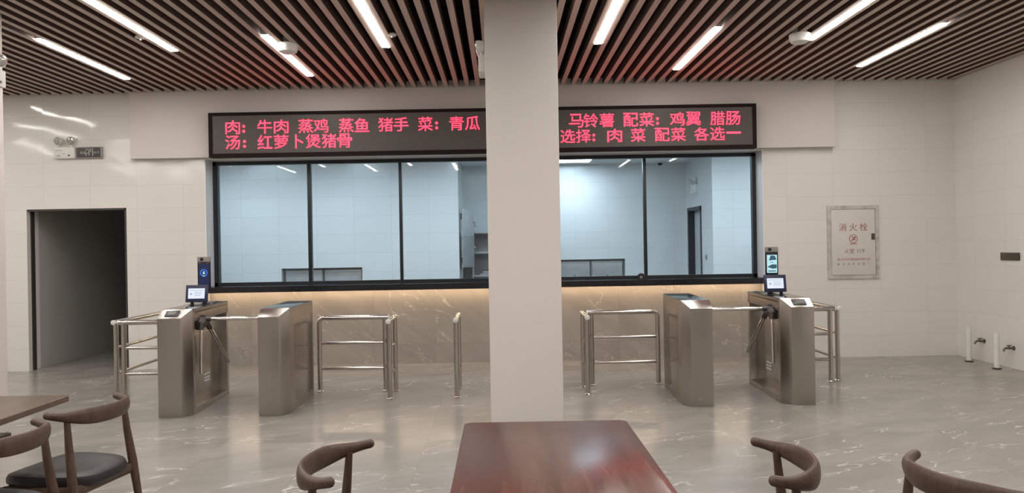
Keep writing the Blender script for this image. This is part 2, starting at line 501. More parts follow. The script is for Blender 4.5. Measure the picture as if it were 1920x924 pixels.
# ceiling: black plenum with brown slats running towards the serving wall
ceil = struct(MB().box(XL - .2, XR + .2, YB - .2, YW + .3, 4.0, 4.1), 'ceiling', 'plenum', smooth=False)
sl = MB()
x = 1.02 + .0675
while x - .135 > XL: x -= .135
while x < XR - .02:
    sl.box(x - .0275, x + .0275, YB, YW - .03, ZC, ZC + .10)
    x += .135
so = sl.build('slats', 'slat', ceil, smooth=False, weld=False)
so.data.materials.append(M['slat_side_shade'])             # shade between slats painted as darker sides; undersides and ends lighter
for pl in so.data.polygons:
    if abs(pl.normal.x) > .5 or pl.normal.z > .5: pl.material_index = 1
cr = MB()
for yy in (-1, 1, 3, 5, 7, 9.2):
    cr.box(XL, XR, yy - .02, yy + .02, ZC + .10, ZC + .14)
cr.build('slat_carrier', 'plenum', ceil, smooth=False, weld=False)

# square columns
struct(MB().box(-.109, .492, 6.37, 6.97, 0, 4.0), 'column', 'column_paint', bevel=.006)
struct(MB().box(-4.85, -4.25, 6.0, 6.6, 0, 4.0), 'column', 'column_paint', bevel=.006)

# doorway on the left with an unlit passage behind
d1 = MB()
d1.box(DX0 - .004, DX0 + .012, YW + .075, YW + .15, 0, DZ)
d1.box(DX1 - .03, DX1 + .004, YW + .01, YW + .15, 0, DZ)
d1.box(DX0, DX1, YW + .01, YW + .15, DZ - .025, DZ + .004)
struct(d1, 'door_1', 'dark_steel', smooth=False, weld=False)
pw = MB()
pw.box(DX0 - .15, DX0, YW + .25, 14.4, 0, 2.6)
pw.box(DX1, DX1 + .1, YW + .35, 14.4, 0, 2.6)
pw.box(DX0 - .15, DX1 + .1, 14.4, 14.5, 0, 2.6)
pw.box(DX0 - .15, DX1 + .1, YW + .25, 14.5, 2.6, 2.7)
struct(pw, 'wall_passage', 'corridor', smooth=False, weld=False)

# ------------------------------------------------------------------ serving kitchen behind the glass
YK0 = YW + .35
KL = -4.74
HX0, HX1, HZ0, HZ1 = -3.52, -2.23, .72, 1.21      # hatch in the nearer wall
GX0, GX1, GZ0, GZ1 = 1.02, 2.246, .78, 1.24      # hatch in the farther wall
KY0, KY1, KZ = 12.93, 13.85, 2.13                 # kitchen side door
kw = MB()
kw.box(KL, HX0, 12.3, 12.6, 0, 2.97); kw.box(HX1, -.676, 12.3, 12.6, 0, 2.97)
kw.box(HX0, HX1, 12.3, 12.6, HZ1, 2.97); kw.box(HX0, HX1, 12.3, 12.6, 0, HZ0)
struct(kw, 'wall_kitchen_left', 'kitchen_tile', smooth=False, weld=False)
struct(MB().box(-.80, -.676, 12.6, 14.0, 0, 2.97), 'wall_kitchen_return', 'kitchen_tile', smooth=False)
kw = MB()
kw.box(-.8, GX0, 14.0, 14.3, 0, 2.97); kw.box(GX1, 3.6, 14.0, 14.3, 0, 2.97)
kw.box(GX0, GX1, 14.0, 14.3, GZ1, 2.97); kw.box(GX0, GX1, 14.0, 14.3, 0, GZ0)
struct(kw, 'wall_kitchen_back', 'kitchen_tile', smooth=False, weld=False)
kw = MB()
kw.box(3.37, 3.55, 12.45, KY0, 0, 2.97); kw.box(3.37, 3.55, KY1, 14.0, 0, 2.97)
kw.box(3.37, 3.55, KY0, KY1, KZ, 2.97)
struct(kw, 'wall_kitchen_side', 'kitchen_tile', smooth=False, weld=False)
kw = MB()
kw.box(3.37, 6.0, 12.25, 12.45, 0, 2.97)
kw.box(5.9, 6.0, YK0, 12.25, 0, 2.97)
struct(kw, 'wall_kitchen_right', 'kitchen_tile', smooth=False, weld=False)
struct(MB().box(KL - .1, 6.0, YK0, 14.3, 2.97, 3.05), 'ceiling_kitchen', 'kitchen_ceiling', smooth=False)
d2 = MB()
d2.box(3.355, 3.56, KY0, KY0 + .06, 0, KZ); d2.box(3.355, 3.56, KY1 - .06, KY1, 0, KZ); d2.box(3.355, 3.56, KY0, KY1, KZ - .06, KZ)
dd2 = struct(d2, 'door_2', 'dark_frame', smooth=False, weld=False)
MB().box(3.47, 3.52, KY0 + .06, KY1 - .06, .01, KZ - .06).build('leaf', 'leaf_grey', dd2, smooth=False)

def kitchen_panel(x, y, sx, sy, label):
    t = thing('ceiling_light', label, 'ceiling light', (x, y, 2.97), 0, 'square panel lights in the kitchen')
    f = MB()
    for a in (-1, 1):
        f.box(-sx / 2, sx / 2, a * sy / 2 - .012, a * sy / 2 + .012, -.014, 0)
        f.box(a * sx / 2 - .012, a * sx / 2 + .012, -sy / 2, sy / 2, -.014, 0)
    f.build('frame', 'white_plastic', t, smooth=False, weld=False)
    MB().box(-sx / 2 + .012, sx / 2 - .012, -sy / 2 + .012, sy / 2 - .012, -.008, -.001).build('diffuser', 'kitchen_light', t, smooth=False)
kitchen_panel(1.27, 13.25, .62, .62, 'square white panel light on the kitchen ceiling beside the big column')
kitchen_panel(-2.42, 10.95, .62, .62, 'square panel light on the kitchen ceiling over the left panes')
kitchen_panel(-.62, 10.95, .62, .62, 'square panel light on the kitchen ceiling behind the column')
kitchen_panel(1.15, 10.95, .62, .62, 'square panel light on the kitchen ceiling just inside the glass, right of the column')
kitchen_panel(2.95, 10.95, .62, .62, 'square panel light on the kitchen ceiling above the black sill\'s right end')
kitchen_panel(4.75, 10.95, .62, .62, 'square panel light on the kitchen ceiling past the right end of the glass')
kitchen_panel(-4.1, 10.95, .62, .62, 'square panel light on the kitchen ceiling at its left end')

# hatches with steel doors
def hatch(x0, x1, z0, z1, y, label):
    t = thing('serving_hatch', label, 'hatch', ((x0 + x1) / 2, y, z0), 0, 'steel hatches in the kitchen walls')
    hw, h = (x1 - x0) / 2, z1 - z0
    f = MB()
    f.box(-hw, hw, .08, .13, h - .03, h); f.box(-hw, hw, .08, .13, 0, .03)
    f.box(-hw, -hw + .03, .08, .13, 0, h); f.box(hw - .03, hw, .08, .13, 0, h); f.box(-.012, .012, .08, .13, 0, h)
    f.build('frame', 'hatch_frame', t, smooth=False, weld=False)
    for a, b in ((-hw + .03, -.012), (.012, hw - .03)):
        dr = MB().box(a + .004, b - .004, .10, .125, .035, h - .035).build('door', 'kitchen_steel', t, bevel=.004)
        e = b - .07 if a < 0 else a + .07
        MB().box((a + b) / 2 - .012, (a + b) / 2 + .012, .085, .10, h * .3, h * .3 + .03).build('knob', 'dark_steel', dr, bevel=.004)
        ed = MB()
        ed.box(a + .02, b - .02, .097, .101, h - .075, h - .06)
        ed.build('fold', 'kitchen_steel', dr, smooth=False)
hatch(HX0, HX1, HZ0, HZ1, 12.3, 'low double-door steel hatch seen through the left panes')
hatch(GX0, GX1, GZ0, GZ1, 14.0, 'low double-door steel hatch seen just right of the big column')

# steel shelf cabinet and an open steel leaf behind the column
t = thing('shelf_cabinet', 'open stainless shelf cabinet in the kitchen, half hidden by the big column', 'cabinet', (.12, 13.68, 0))
b = MB(); hw = .63
b.box(-hw, -hw + .03, -.28, .28, 0, 1.76); b.box(hw - .03, hw, -.28, .28, 0, 1.76); b.box(-hw, hw, .26, .28, 0, 1.76)
b.build('body', 'kitchen_steel', t, smooth=False, weld=False)
for z in (.55, .98, 1.38, 1.73):
    MB().box(-hw - .005, hw + .005, -.29, .26, z, z + .035).build('shelf', 'kitchen_steel', t, bevel=.004)
tr = MB().box(-.5, -.12, -.2, .18, 1.015, 1.04); tr.box(-.45, -.1, -.18, .16, 1.04, 1.075)
tag(tr.build('steel_tray', 'kitchen_steel', None, bevel=.004, loc=(.12, 13.68, 0)), 'flat steel trays lying on a low cabinet shelf behind the column', 'tray')
t = thing('steel_door_leaf', 'grey steel leaf standing open at the kitchen wall corner', 'door leaf', (-.640, 12.44, 1.17), R(-16))
MB().box(0, .025, 0, .58, 0, .95).build('panel', 'kitchen_steel', t, bevel=.004)
for z in (.30, .72):
    MB().tube([(.025, .53, z + .04), (.055, .54, z + .02), (.055, .56, z - .05)], .009, 8).build('latch', 'tube', t)
for z in (.12, .83):
    MB().tube([(-.002, 0, z - .05), (-.002, 0, z + .05)], .012, 10).build('hinge', 'dark_steel', t)
MB().box(-.004, .029, -.02, .58, .50, .53).build('stiffener', 'kitchen_steel', t, bevel=.003)

# window assembly
YG = YW + .25
M['reveal_bright'] = plain('white_brightened_reveal', (.84, .84, .84), .35, vary=.01)  # added white faces, the reveal's brightness put into their colour
rl = MB()
rl.box(WX0 - .0, WX0 + .012, YW - .002, YG, 1.05, WZ1); rl.box(WX1 - .012, WX1, YW - .002, YG, 1.05, WZ1)
rl.box(WX0, WX1, YW - .0, YG, WZ1 - .008, WZ1)
struct(rl, 'trim_3', 'reveal_bright', smooth=False, weld=False)
fr = MB()
fr.box(WX0, WX1, YG, YG + .08, 2.645, WZ1); fr.box(WX0, WX1, YG, YG + .08, 1.05, 1.088)
fr.box(WX0 + .012, WX0 + .055, YG, YG + .08, 1.05, WZ1); fr.box(WX1 - .06, WX1 - .012, YG, YG + .08, 1.05, WZ1)
win = struct(fr, 'window_1', 'dark_frame', smooth=False, weld=False)
mull = [-2.537, -1.328, -.10, .40, 1.916]
for mx in mull:
    q = MB()
    wd = .019 if mx > -2 else .024
    q.box(mx - wd, mx + wd, YG + .005, YG + .075, 1.07, 2.66)
    q.build('mullion', 'dark_frame', win, bevel=.002)
edges = [WX0 + .055] + mull + [WX1 - .06]
for a, c in zip(edges, edges[1:]):
    MB().box(a, c, YG + .037, YG + .043, 1.075, 2.655).build('pane', 'glass', win, smooth=False)
# inner sash stile next to the jambs
q = MB(); q.box(WX0 + .058, WX0 + .082, YG + .02, YG + .06, 1.088, 2.645); q.build('sash_stile', 'sash', win, smooth=False)

# counter: black top, marble front, warm strip
cn = thing('serving_counter', 'long black stone counter sill below the kitchen glass', 'counter', (0, YW, 0))
MB().box(WX0 + .014, WX1 - .014, -.15, -.118, .975, 1.05).box(WX0 + .014, WX1 - .014, -.1185, .25, .992, 1.05).build('slab', 'counter', cn, weld=False)
sp = MB().box(WX0 + .02, WX1 - .02, -.015, .015, .986, .992).build('light_channel', 'white_plastic', cn, smooth=False)
MB().box(WX0 + .03, WX1 - .03, -.009, .009, .980, .986).build('light_strip', 'strip_light', sp, smooth=False)
struct(MB().box(WX0, WX1, YW + .10, YW + .35, 0, .988), 'wall_counter', 'marble', smooth=False)
struct(MB().box(WX0, WX1, YG + .001, YW + .35, .99, 1.05), 'trim_2', 'counter', smooth=False)
# ------------------------------------------------------------------ linear ceiling lights in view
def hall_light(x, y0, label, y1=None):
    t = thing('ceiling_light', label, 'ceiling light', (x, y0, ZC), 0, 'linear lights between the ceiling slats')
    L = 1.73
    h = MB(); h.box(-.039, .039, 0, L, .012, .07)
    h.build('housing', 'white_plastic', t, smooth=False)
    MB().box(-.038, .038, .004, L - .004, -.006, .012).build('diffuser', 'hall_light', t, bevel=.003, smooth=False)
hall_light(SEEN_A[0], 7.35, 'linear ceiling light nearest the dark doorway')
hall_light(SEEN_A[1], 7.35, 'linear ceiling light above the menu board\'s left part, detector dome beside it')
hall_light(SEEN_A[2], 7.35, 'linear ceiling light above the menu board\'s right half')
hall_light(SEEN_A[3], 7.35, 'linear ceiling light nearest the right wall')
hall_light(SEEN_B[0], 6.12, 'second linear ceiling light from the left, cut by the photo\'s top edge')
hall_light(SEEN_B[1], 6.12, 'linear ceiling light first to the left of the middle column, cut by the top edge')
hall_light(SEEN_B[2], 6.12, 'linear ceiling light first to the right of the middle column, cut by the top edge')
hall_light(SEEN_B[3], 6.12, 'linear ceiling light that ends at the white drum detector, cut by the top edge')

def detector(x, y, label):
    t = thing('smoke_detector', label, 'detector', (x, y, ZC), 0, 'white ceiling detectors')
    MB().lathe([(.098, 0), (.103, -.012), (.100, -.045), (.088, -.078), (.060, -.094), (0, -.098)], n=32).build('cover', 'white_plastic', t)
    MB().lathe([(.07, .06), (.07, 0)], n=24).build('base', 'white_plastic', t)
    MB().box(.0, .02, -.104, -.098, -.05, -.03).build('indicator', 'white_plastic', t, bevel=.002)
detector(2.99, 7.62, 'white drum detector at the end of the light over the right turnstiles')
detector(-2.09, 7.66, 'white drum detector right beside the light over the left turnstiles')
def sprinkler(x, y, label):
    t = thing('sprinkler', label, 'sprinkler', (x, y, ZC), 0, 'white sprinkler plates in the slat ceiling')
    MB().lathe([(.045, .02), (.05, .012), (.045, 0), (.012, -.004), (0, -.004)], n=20).build('plate', 'white_plastic', t)
    MB().lathe([(.010, 0), (.008, -.014), (.013, -.016), (.013, -.019), (0, -.019)], n=12).build('nozzle', 'white_plastic', t)
sprinkler(-1.02, 7.42, 'small white sprinkler beside the light left of the middle column')
sprinkler(-3.42, 7.36, 'small white sprinkler between the two leftmost lights')

# ------------------------------------------------------------------ LED menu board
BX0, BX1, BZ0, BZ1, BY = -3.675, 3.25, 2.695, 3.258, 9.72
t = thing('menu_board', 'long black LED board with red Chinese menu text above the kitchen glass', 'LED sign', ((BX0 + BX1) / 2, BY, BZ0))
cxb = (BX0 + BX1) / 2
bw, bh = (BX1 - BX0) / 2, BZ1 - BZ0
f = MB()
f.box(-bw, bw, 0, .13, 0, .045); f.box(-bw, bw, 0, .13, bh - .04, bh)
f.box(-bw, -bw + .045, 0, .13, .045, bh - .04); f.box(bw - .045, bw, 0, .13, .045, bh - .04)
f.build('frame', 'board_frame', t, smooth=False, weld=False)
MB().box(-bw + .04, bw - .04, .012, .12, .04, bh - .035).build('panel', 'led_face', t, smooth=False)
def unp(u, v, D):
    a, b2 = u - 940, v - 460
    return (a * _c - b2 * _s) * D / F_PX - cxb, 1.52 - (a * _s + b2 * _c) * D / F_PX - BZ0
PX = BY / F_PX
def led_line(name, chars, ref):
    """chars: (character, column of its left edge); ref: (column, top row, bottom row) of one character"""
    zt = unp(ref[0], ref[1], BY)[1]; zb = unp(ref[0], ref[2], BY)[1]
    zt -= .004; zb += .004
    for ch, u in chars:
        mb = MB()
        x0 = unp(u, ref[1] + (ref[0] - u) * _s, BY)[0]
        if ch == ':':
            for zz in (zb + (zt - zb) * .20, zb + (zt - zb) * .55):
                MB().lathe([(.017, 0), (.017, .004)], (x0 + .022, .011, zz), (0, -1, 0), 10).build('dot', 'led_red', t, smooth=False)
            mb.b.free(); continue
        else:
            w1 = 27.2 * PX; a, b1 = zb, zt
            if ch == '卜': w1 = 15 * PX
            if ch == '一': a, b1 = zb + (zt - zb) * .50, zb + (zt - zb) * .62
            put_glyph(mb, ch, x0, x0 + w1, a, b1, .0095, fat=.0)
        mb.build('character', 'led_red', t, smooth=False, weld=False)
led_line('lettering', [('肉', 422), (':', 453), ('牛', 482), ('肉', 513), ('蒸', 559), ('鸡', 588), ('蒸', 635), ('鱼', 664.5), ('猪', 709), ('手', 738), ('菜', 783.5), (':', 815), ('青', 842), ('瓜', 872)], (422, 225, 252))
led_line('lettering', [('汤', 422), (':', 454.5), ('红', 482.5), ('萝', 513), ('卜', 553), ('煲', 573), ('猪', 603), ('骨', 632)], (422, 253.5, 280.5))
led_line('lettering', [('马', 1067), ('铃', 1094), ('薯', 1124), ('配', 1169), ('菜', 1199), (':', 1229.5), ('鸡', 1256.5), ('翼', 1287), ('腊', 1332), ('肠', 1361)], (1067, 213, 239.5))
led_line('lettering', [('选', 1051), ('择', 1080.5), (':', 1110), ('肉', 1139), ('菜', 1183), ('配', 1228), ('菜', 1258.5), ('各', 1302), ('选', 1332), ('一', 1362)], (1051, 242.5, 268.5))

# ------------------------------------------------------------------ stainless turnstiles
def prism_top(w, L, cx0, mirror, zf=.905, zt=.98, ys=.11, cham=.07, z0=0.0, y1=None):
    """chamfered-front cabinet: lane-side front corner cut off, top sloping down at the front"""
    y1 = L if y1 is None else y1
    h = w / 2
    pts = [(-h, 0, z0), (h - cham, 0, z0), (h, ys, z0), (h, y1, z0), (-h, y1, z0),
           (-h, 0, zf), (h - cham, 0, zf), (-h, ys, zt), (h, ys, zt), (h, y1, zt), (-h, y1, zt)]
    return [(mirror * a, b2, c) for a, b2, c in pts]

def mx(mb, s):
    if s < 0: mb.xf(Matrix.Scale(-1, 4, (1, 0, 0)))
    return mb
def tripod_gate(loc, rz, s, label):
    """s=+1: lane on +x; s=-1: lane on -x"""
    L, W = 1.15, .28; h = W / 2
    t = thing('turnstile', label, 'turnstile', loc, rz, 'tripod turnstiles')
    b = MB()
    b.hull(prism_top(W, L, 0, 1, y1=.17))
    b.box(-h, h - .075, .17, L - .05, .05, .87)
    b.box(-h, h, .17, L - .05, 0, .05)
    b.box(-h, h, L - .05, L, 0, .87)
    mx(b, s).build('body', 'steel', t, bevel=.004, weld=False)
    tb = MB().box(-h, h, .171, L, .865, .945)
    mx(tb, s).build('side_housing', 'steel_side', t, bevel=.003)
    ld = MB().box(-h - .001, h + .001, .125, L + .001, .947, .982)
    mx(ld, s).build('lid', 'steel_side', t, bevel=.004)
    ap = MB().box(h - .077, h - .070, .30, L - .10, .14, .72)
    mx(ap, s).build('access_panel', 'steel_side', t, bevel=.003)
    vx = h - .068
    for z in (.225, .257, .289):
        v = MB().sweep([(vx, .60, z), (vx, .75, z)], [(.008, .0090)] * 2, 8, round_ends=True)
        mx(v, s).build('vent', 'white_plastic', t)  # light caught on the louver edges, painted as plain white
    # tripod head
    mt = MB().hull([(h - .075, .20, .80), (h - .075, .62, .80), (h - .075, .20, .866), (h - .075, .62, .866), (h - .004, .24, .866), (h - .004, .56, .866), (h - .05, .26, .80), (h - .05, .50, .80)])
    mx(mt, s).build('head_mount', 'hub', t, bevel=.004)
    ax = Vector((.72, -.22, -.66)).normalized(); hc = Vector((h - .045, .375, .845))
    hb = MB().lathe([(.088, 0), (.088, .010), (.074, .016), (.066, .060), (.05, .078), (0, .078)], hc, ax, 28)
    hub = mx(hb, s).build('hub', 'hub', t)
    A1 = Vector((h + .045, .40, .862)); A2 = Vector((h + .025, .265, .800)); A3 = Vector((h + .03, .46, .790))
    for base, end, mt_ in ((A1, Vector((h + .60, .415, .858)), 'chrome'), (A2, Vector((h + .032, .235, .365)), 'chrome'), (A3, Vector((h + .125, .74, .40)), 'tube')):
        d = (end - base).normalized()
        c1 = MB().tube([base - d * .01, end], .0185, 14, round_ends=True)
        am = mx(c1, s).build('arm', mt_, t)
        sk = MB().tube([hc + ax * .03, base - d * .02], .020, 12).tube([base - d * .035, base + d * .03], .026, 14)
        mx(sk, s).build('socket', 'hub', am, weld=False)
    # card reader on the sloping front
    sl = math.atan2(.075, .11)
    cr = MB().box(-.062, .062, -.040, .040, 0, .006)
    cr.xf(Matrix.Translation((-.02, .055, .944)) @ Matrix.Rotation(sl, 4, 'X'))
    c = mx(cr, s).build('card_reader', 'black_plastic', t, bevel=.002)
    cw = MB().box(-.04, .034, -.020, .022, .006, .0075)
    cw.xf(Matrix.Translation((-.02, .055, .944)) @ Matrix.Rotation(sl, 4, 'X'))
    mx(cw, s).build('reader_window', 'hub', c)
    pin = MB().lathe([(.008, 0), (.008, .006), (0, .008)], (h + .001, .62, .965), (1, 0, 0), 10)
    mx(pin, s).build('lid_lock', 'chrome', t)
    return t
tripod_gate((-3.012, 7.02, 0), R(2.2), 1, 'stainless tripod turnstile beside the left barrier, with screens on top')
tripod_gate((2.735, 7.10, 0), R(-1.8), -1, 'stainless tripod turnstile nearest the hydrant cabinet, with screens on top')

def lane_post(loc, rz, s, label, L=1.0, W=.265):
    t = thing('lane_cabinet', label, 'lane cabinet', loc, rz, 'plain stainless lane cabinets')
    b = MB().hull(prism_top(W, L, 0, 1, y1=L, zt=.975)); h = W / 2
    mx(b, s).build('body', 'steel', t, bevel=.004)
    l = MB().box(-h + .003, h - .003, .115, L - .003, .9745, .979)
    mx(l, s).build('lid', 'steel_top', t, bevel=.0015)
    p = MB().box(h - .004, h + .002, .25, L - .07, .06, .86)
    mx(p, s).build('side_panel', 'steel_side', t, bevel=.002)
    k = MB().lathe([(.016, 0), (.016, .004), (.010, .006), (0, .006)], (0.0, 0, .075), (0, -1, 0), 16)
    if s < 0: mx(k, s).build('lock', 'tube', t)
    else: k.b.free()
    return t
lane_post((-2.105, 7.02, 0), R(0.3), 1, 'plain stainless lane cabinet facing the left turnstile\'s arm')
lane_post((1.80, 7.10, 0), R(-2.2), -1, 'plain stainless lane cabinet with a small front lock, facing the right turnstile\'s arm', L=1.06, W=.272)

# screens on the turnstiles
def display(loc, rz, label):
    t = thing('fare_display', label, 'display', loc, rz, 'small bright displays on the turnstiles')
    tilt = Matrix.Translation((0, 0, .115)) @ Matrix.Rotation(R(-9), 4, 'X')
    MB().box(-.108, .108, -.012, .014, -.085, .085).xf(tilt).build('casing', 'navy_plastic', t, bevel=.006)
    s = MB().box(-.082, .080, -.0145, -.012, -.050, .050).xf(tilt).build('screen', 'screen_white', t, bevel=.001, smooth=False)
    ln = MB()
    for z, a, b2 in ((.032, -.07, .068), (.012, -.022, .055), (-.004, -.022, .06), (-.020, -.022, .045)):
        ln.box(a, b2, -.0152, -.0145, z - .003, z + .003)
    ln.lathe([(.013, 0), (.013, .0006)], (-.052, -.0146, -.004), (0, -1, 0), 16)
    ln.xf(tilt).build('text_rows', 'screen_line', s, smooth=False, weld=False)
    for a in (-.055, .065):
        MB().box(a - .012, a + .012, .0, .03, 0, .05).build('stand', 'black_plastic', t, bevel=.003)
    MB().box(-.08, .09, -.02, .05, 0, .006).build('foot', 'black_plastic', t, bevel=.002)
display((-3.005, 7.58, .983), 0, 'small bright display on the turnstile near the dark doorway')
display((2.695, 7.60, .983), 0, 'small bright display on the turnstile near the hydrant cabinet')

def face_terminal(loc, rz, label, lit):
    t = thing('face_terminal', label, 'terminal', loc, rz, 'face recognition terminals on the turnstiles')
    MB().tube([(0, .02, 0), (0, .02, .25)], .016, 12).build('pole', 'black_plastic', t)
    MB().lathe([(.045, 0), (.045, .008), (0, .008)], (0, .02, 0), n=20).build('foot', 'black_plastic', t)
    MB().box(-.064, .064, -.010, .012, .16, .475).build('casing', 'black_plastic', t, bevel=.008)
    MB().box(-.065, .065, -.011, .013, .422, .476).build('camera_bar', 'grey_plastic', t, bevel=.006)
    MB().box(-.035, -.003, -.013, -.009, .434, .466).build('lens', 'black_plastic', t, bevel=.004)
    if lit:
        s = MB().box(-.050, .050, -.012, -.010, .215, .395).build('screen', 'screen_cyan', t, bevel=.001, smooth=False)
        pc = MB()
        pc.hull([(-.03, -.0122, .34), (-.012, -.0122, .39), (.03, -.0122, .385), (.044, -.0122, .345), (.01, -.0122, .355),
                 (-.03, -.0126, .34), (-.012, -.0126, .39), (.03, -.0126, .385), (.044, -.0126, .345), (.01, -.0126, .355)])
        pc.hull([(-.048, -.0122, .275), (.0, -.0122, .30), (.046, -.0122, .298), (.046, -.0122, .262), (.01, -.0122, .255),
                 (-.048, -.0126, .275), (.0, -.0126, .30), (.046, -.0126, .298), (.046, -.0126, .262), (.01, -.0126, .255)])
        pc.box(-.014, .012, -.0126, -.012, .318, .324)
        pc.box(-.038, .038, -.0126, -.012, .228, .238)
        pc.build('picture', 'screen_dark', s, smooth=False, weld=False)
    else:
        s = MB().box(-.052, .052, -.012, -.010, .19, .405).build('screen', 'screen_navy', t, bevel=.001, smooth=False)
        rg = MB()
        n = 28
        for i in range(n):
            a0, a1 = 2 * math.pi * i / n, 2 * math.pi * (i + 1) / n
            rg.hull([(r * math.cos(a) , yy, .315 + r * math.sin(a)) for r in (.029, .036) for a in (a0, a1) for yy in (-.0122, -.0128)])
        rg.build('ring', 'screen_blue', s, smooth=False, weld=False)
        ic = MB().hull([(-.013, -.0122, .302), (.013, -.0122, .302), (.008, -.0122, .33), (-.006, -.0122, .33), (-.013, -.0130, .302), (.013, -.0130, .302), (.008, -.0130, .33), (-.006, -.0130, .33)])
        ic.box(-.010, .010, -.013, -.0122, .278, .288)
        ic.build('icon', 'screen_icon', s, smooth=False, weld=False)
        for a in (-.040, .040):
            MB().lathe([(.006, 0), (.006, .003), (0, .003)], (a, -.010, .412), (0, -1, 0), 10).build('sensor', 'ir_red', t)
face_terminal((-2.985, 7.72, .983), R(2), 'tall face terminal with dark blue screen on the turnstile near the doorway', False)
face_terminal((2.715, 7.74, .983), R(-3), 'tall face terminal with pale cyan screen on the turnstile near the hydrant cabinet', True)

# ------------------------------------------------------------------ tube barriers
def bend(p, c, q, r=.06, n=6):
    """points of a rounded corner at c between p and q"""
    p, c, q = Vector(p), Vector(c), Vector(q)
    a = c + (p - c).normalized() * r; b2 = c + (q - c).normalized() * r
    return [(a.lerp(c, k / n)).lerp(c.lerp(b2, k / n), k / n) for k in range(n + 1)]
ZT, RP, RT, RM = .782, .025, .0255, .0165
def barrier(name_loc, posts, length, label, rz=0.0, overhang=(.0, .0), bends=(False, False), grp='polished tube barriers', mids=True):
    """local x runs along the barrier from 0 to length"""
    t = thing('barrier', label, 'barrier', name_loc, rz, grp)
    top = []
    if bends[0]: top += [(0, 0, ZT - .09)] + bend((0, 0, ZT - .2), (0, 0, ZT), (length, 0, ZT))
    else: top += [(-overhang[0], 0, ZT)]
    if bends[1]: top += bend((0, 0, ZT), (length, 0, ZT), (length, 0, ZT - .2)) + [(length, 0, ZT - .09)]
    else: top += [(length + overhang[1], 0, ZT)]
    MB().tube(top, RT, 16).build('top_rail', 'tube', t)
    for i, x in enumerate(posts):
        pz = ZT - .05 if (bends[0] and i == 0) or (bends[1] and i == len(posts) - 1) else ZT - .005
        pb = MB().tube([(x, 0, 0), (x, 0, pz)], RP + (.002 if pz < ZT - .02 else 0), 14).build('post', 'tube', t)
        MB().lathe([(.040, 0), (.040, .006), (.030, .012), (.027, .016)], (x, 0, 0), n=18).build('flange', 'tube', pb)
    if mids:
        for z in (.515, .245):
            MB().tube([(posts[0] + .005, 0, z), (length if len(posts) == 1 else posts[-1] - .005, 0, z)], RM, 12).build('mid_rail', 'tube', t)
    for k, (fl, bx) in enumerate(zip(bends, (0, length))):
        if not fl and overhang[k] > 0:
            sx = -1 if k == 0 else 1
            MB().lathe([(RT + .001, 0), (RT + .001, .010), (.010, .016), (0, .016)], (bx + sx * overhang[k], 0, ZT), (sx, 0, 0), 16).build('end_cap', 'white_plastic', t)
barrier((-1.95, 8.18, 0), [0, .70], .72, 'crosswise tube barrier behind the left lane cabinet', R(-2), (0, .02), (True, False))
barrier((-1.14, 7.72, 0), [0, .42], .42, 'short lengthwise tube barrier at the end of the left crosswise one', R(90), (.05, .05))
barrier((-.47, 7.73, 0), [0, .48], .48, 'lone short tube barrier just left of the middle column', R(90), (.05, .05))
barrier((1.665, 8.27, 0), [0, .71], .73, 'crosswise tube barrier behind the right lane cabinet', R(180), (0, .02), (True, False))
barrier((.85, 7.78, 0), [0, .40], .40, 'short lengthwise tube barrier just right of the middle column', R(90), (.05, .05))
barrier((-3.96, 8.04, 0), [0, .66], .70, 'crosswise tube barrier joining the left turnstile to its outer corner', 0, (.05, 0))
barrier((-4.08, 8.12, 0), [0, 1.5], 1.5, 'long tube barrier running back to the wall beside the dark doorway', R(90), (.05, .05))
barrier((3.50, 8.23, 0), [0, .54], .56, 'crosswise tube barrier joining the right turnstile to its outer corner', R(180), (.05, 0))
barrier((3.61, 8.31, 0), [0, 1.4], 1.4, 'long tube barrier running back to the wall below the hydrant cabinet', R(90), (.05, .05))

# ------------------------------------------------------------------ fire hydrant cabinet
t = thing('hydrant_cabinet', 'white fire hydrant cabinet with faded red Chinese lettering on the tiled wall', 'cabinet', (4.543, YW, 1.012))
hw, hh = .333, .943
f = MB(); q = .045
f.box(-hw, hw, -.022, 0, 0, q); f.box(-hw, hw, -.022, 0, hh - q, hh); f.box(-hw, -hw + q, -.022, 0, q, hh - q); f.box(hw - q, hw, -.022, 0, q, hh - q)
f.build('frame', 'worn_frame', t, smooth=False, weld=False)
dr = MB().box(-hw + q + .004, hw - q - .004, -.018, 0, q + .004, hh - q - .004).build('door', 'cabinet_white', t, bevel=.003)
MB().box(hw - q - .055, hw - q - .012, -.026, -.018, .50, .58).build('lock', 'lock_dark', dr, bevel=.004)
for z in (.72, .2):
    MB().tube([(-hw + q + .002, -.024, z - .04), (-hw + q + .002, -.024, z + .04)], .006, 8).build('hinge', 'worn_frame', dr)
yk = -.0186
tx = MB()
for ch, xc in (('消', -.135), ('火', .0), ('栓', .135)): put_em(tx, ch, xc, .665, .108, yk)
tx.build('title_lettering', 'red_ink', dr, smooth=False, weld=False)
em = MB()
for i in range(32):
    a0, a1 = 2 * math.pi * i / 32, 2 * math.pi * (i + 1) / 32
    em.hull([(r * math.cos(a), yy, .515 + r * math.sin(a)) for r in (.047, .055) for a in (a0, a1) for yy in (-.0183, -.019)])
em.sweep([(-.032, yk, .495), (-.012, yk, .497), (.004, yk, .512), (.020, yk, .535), (.034, yk, .538)], [(.003, .004), (.003, .006), (.003, .010), (.003, .010), (.003, .004)], 8, up=(0, 0, 1))
em.sweep([(-.004, yk, .498), (.014, yk, .512), (.030, yk, .498)], [(.003, .005)] * 3, 8)
em.lathe([(.010, 0), (.010, .001)], (-.012, -.018, .535), (0, -1, 0), 12)
em.box(-.046, .046, -.019, -.0182, .444, .454)
em.build('emblem', 'red_ink', dr, smooth=False, weld=False)
tx = MB()
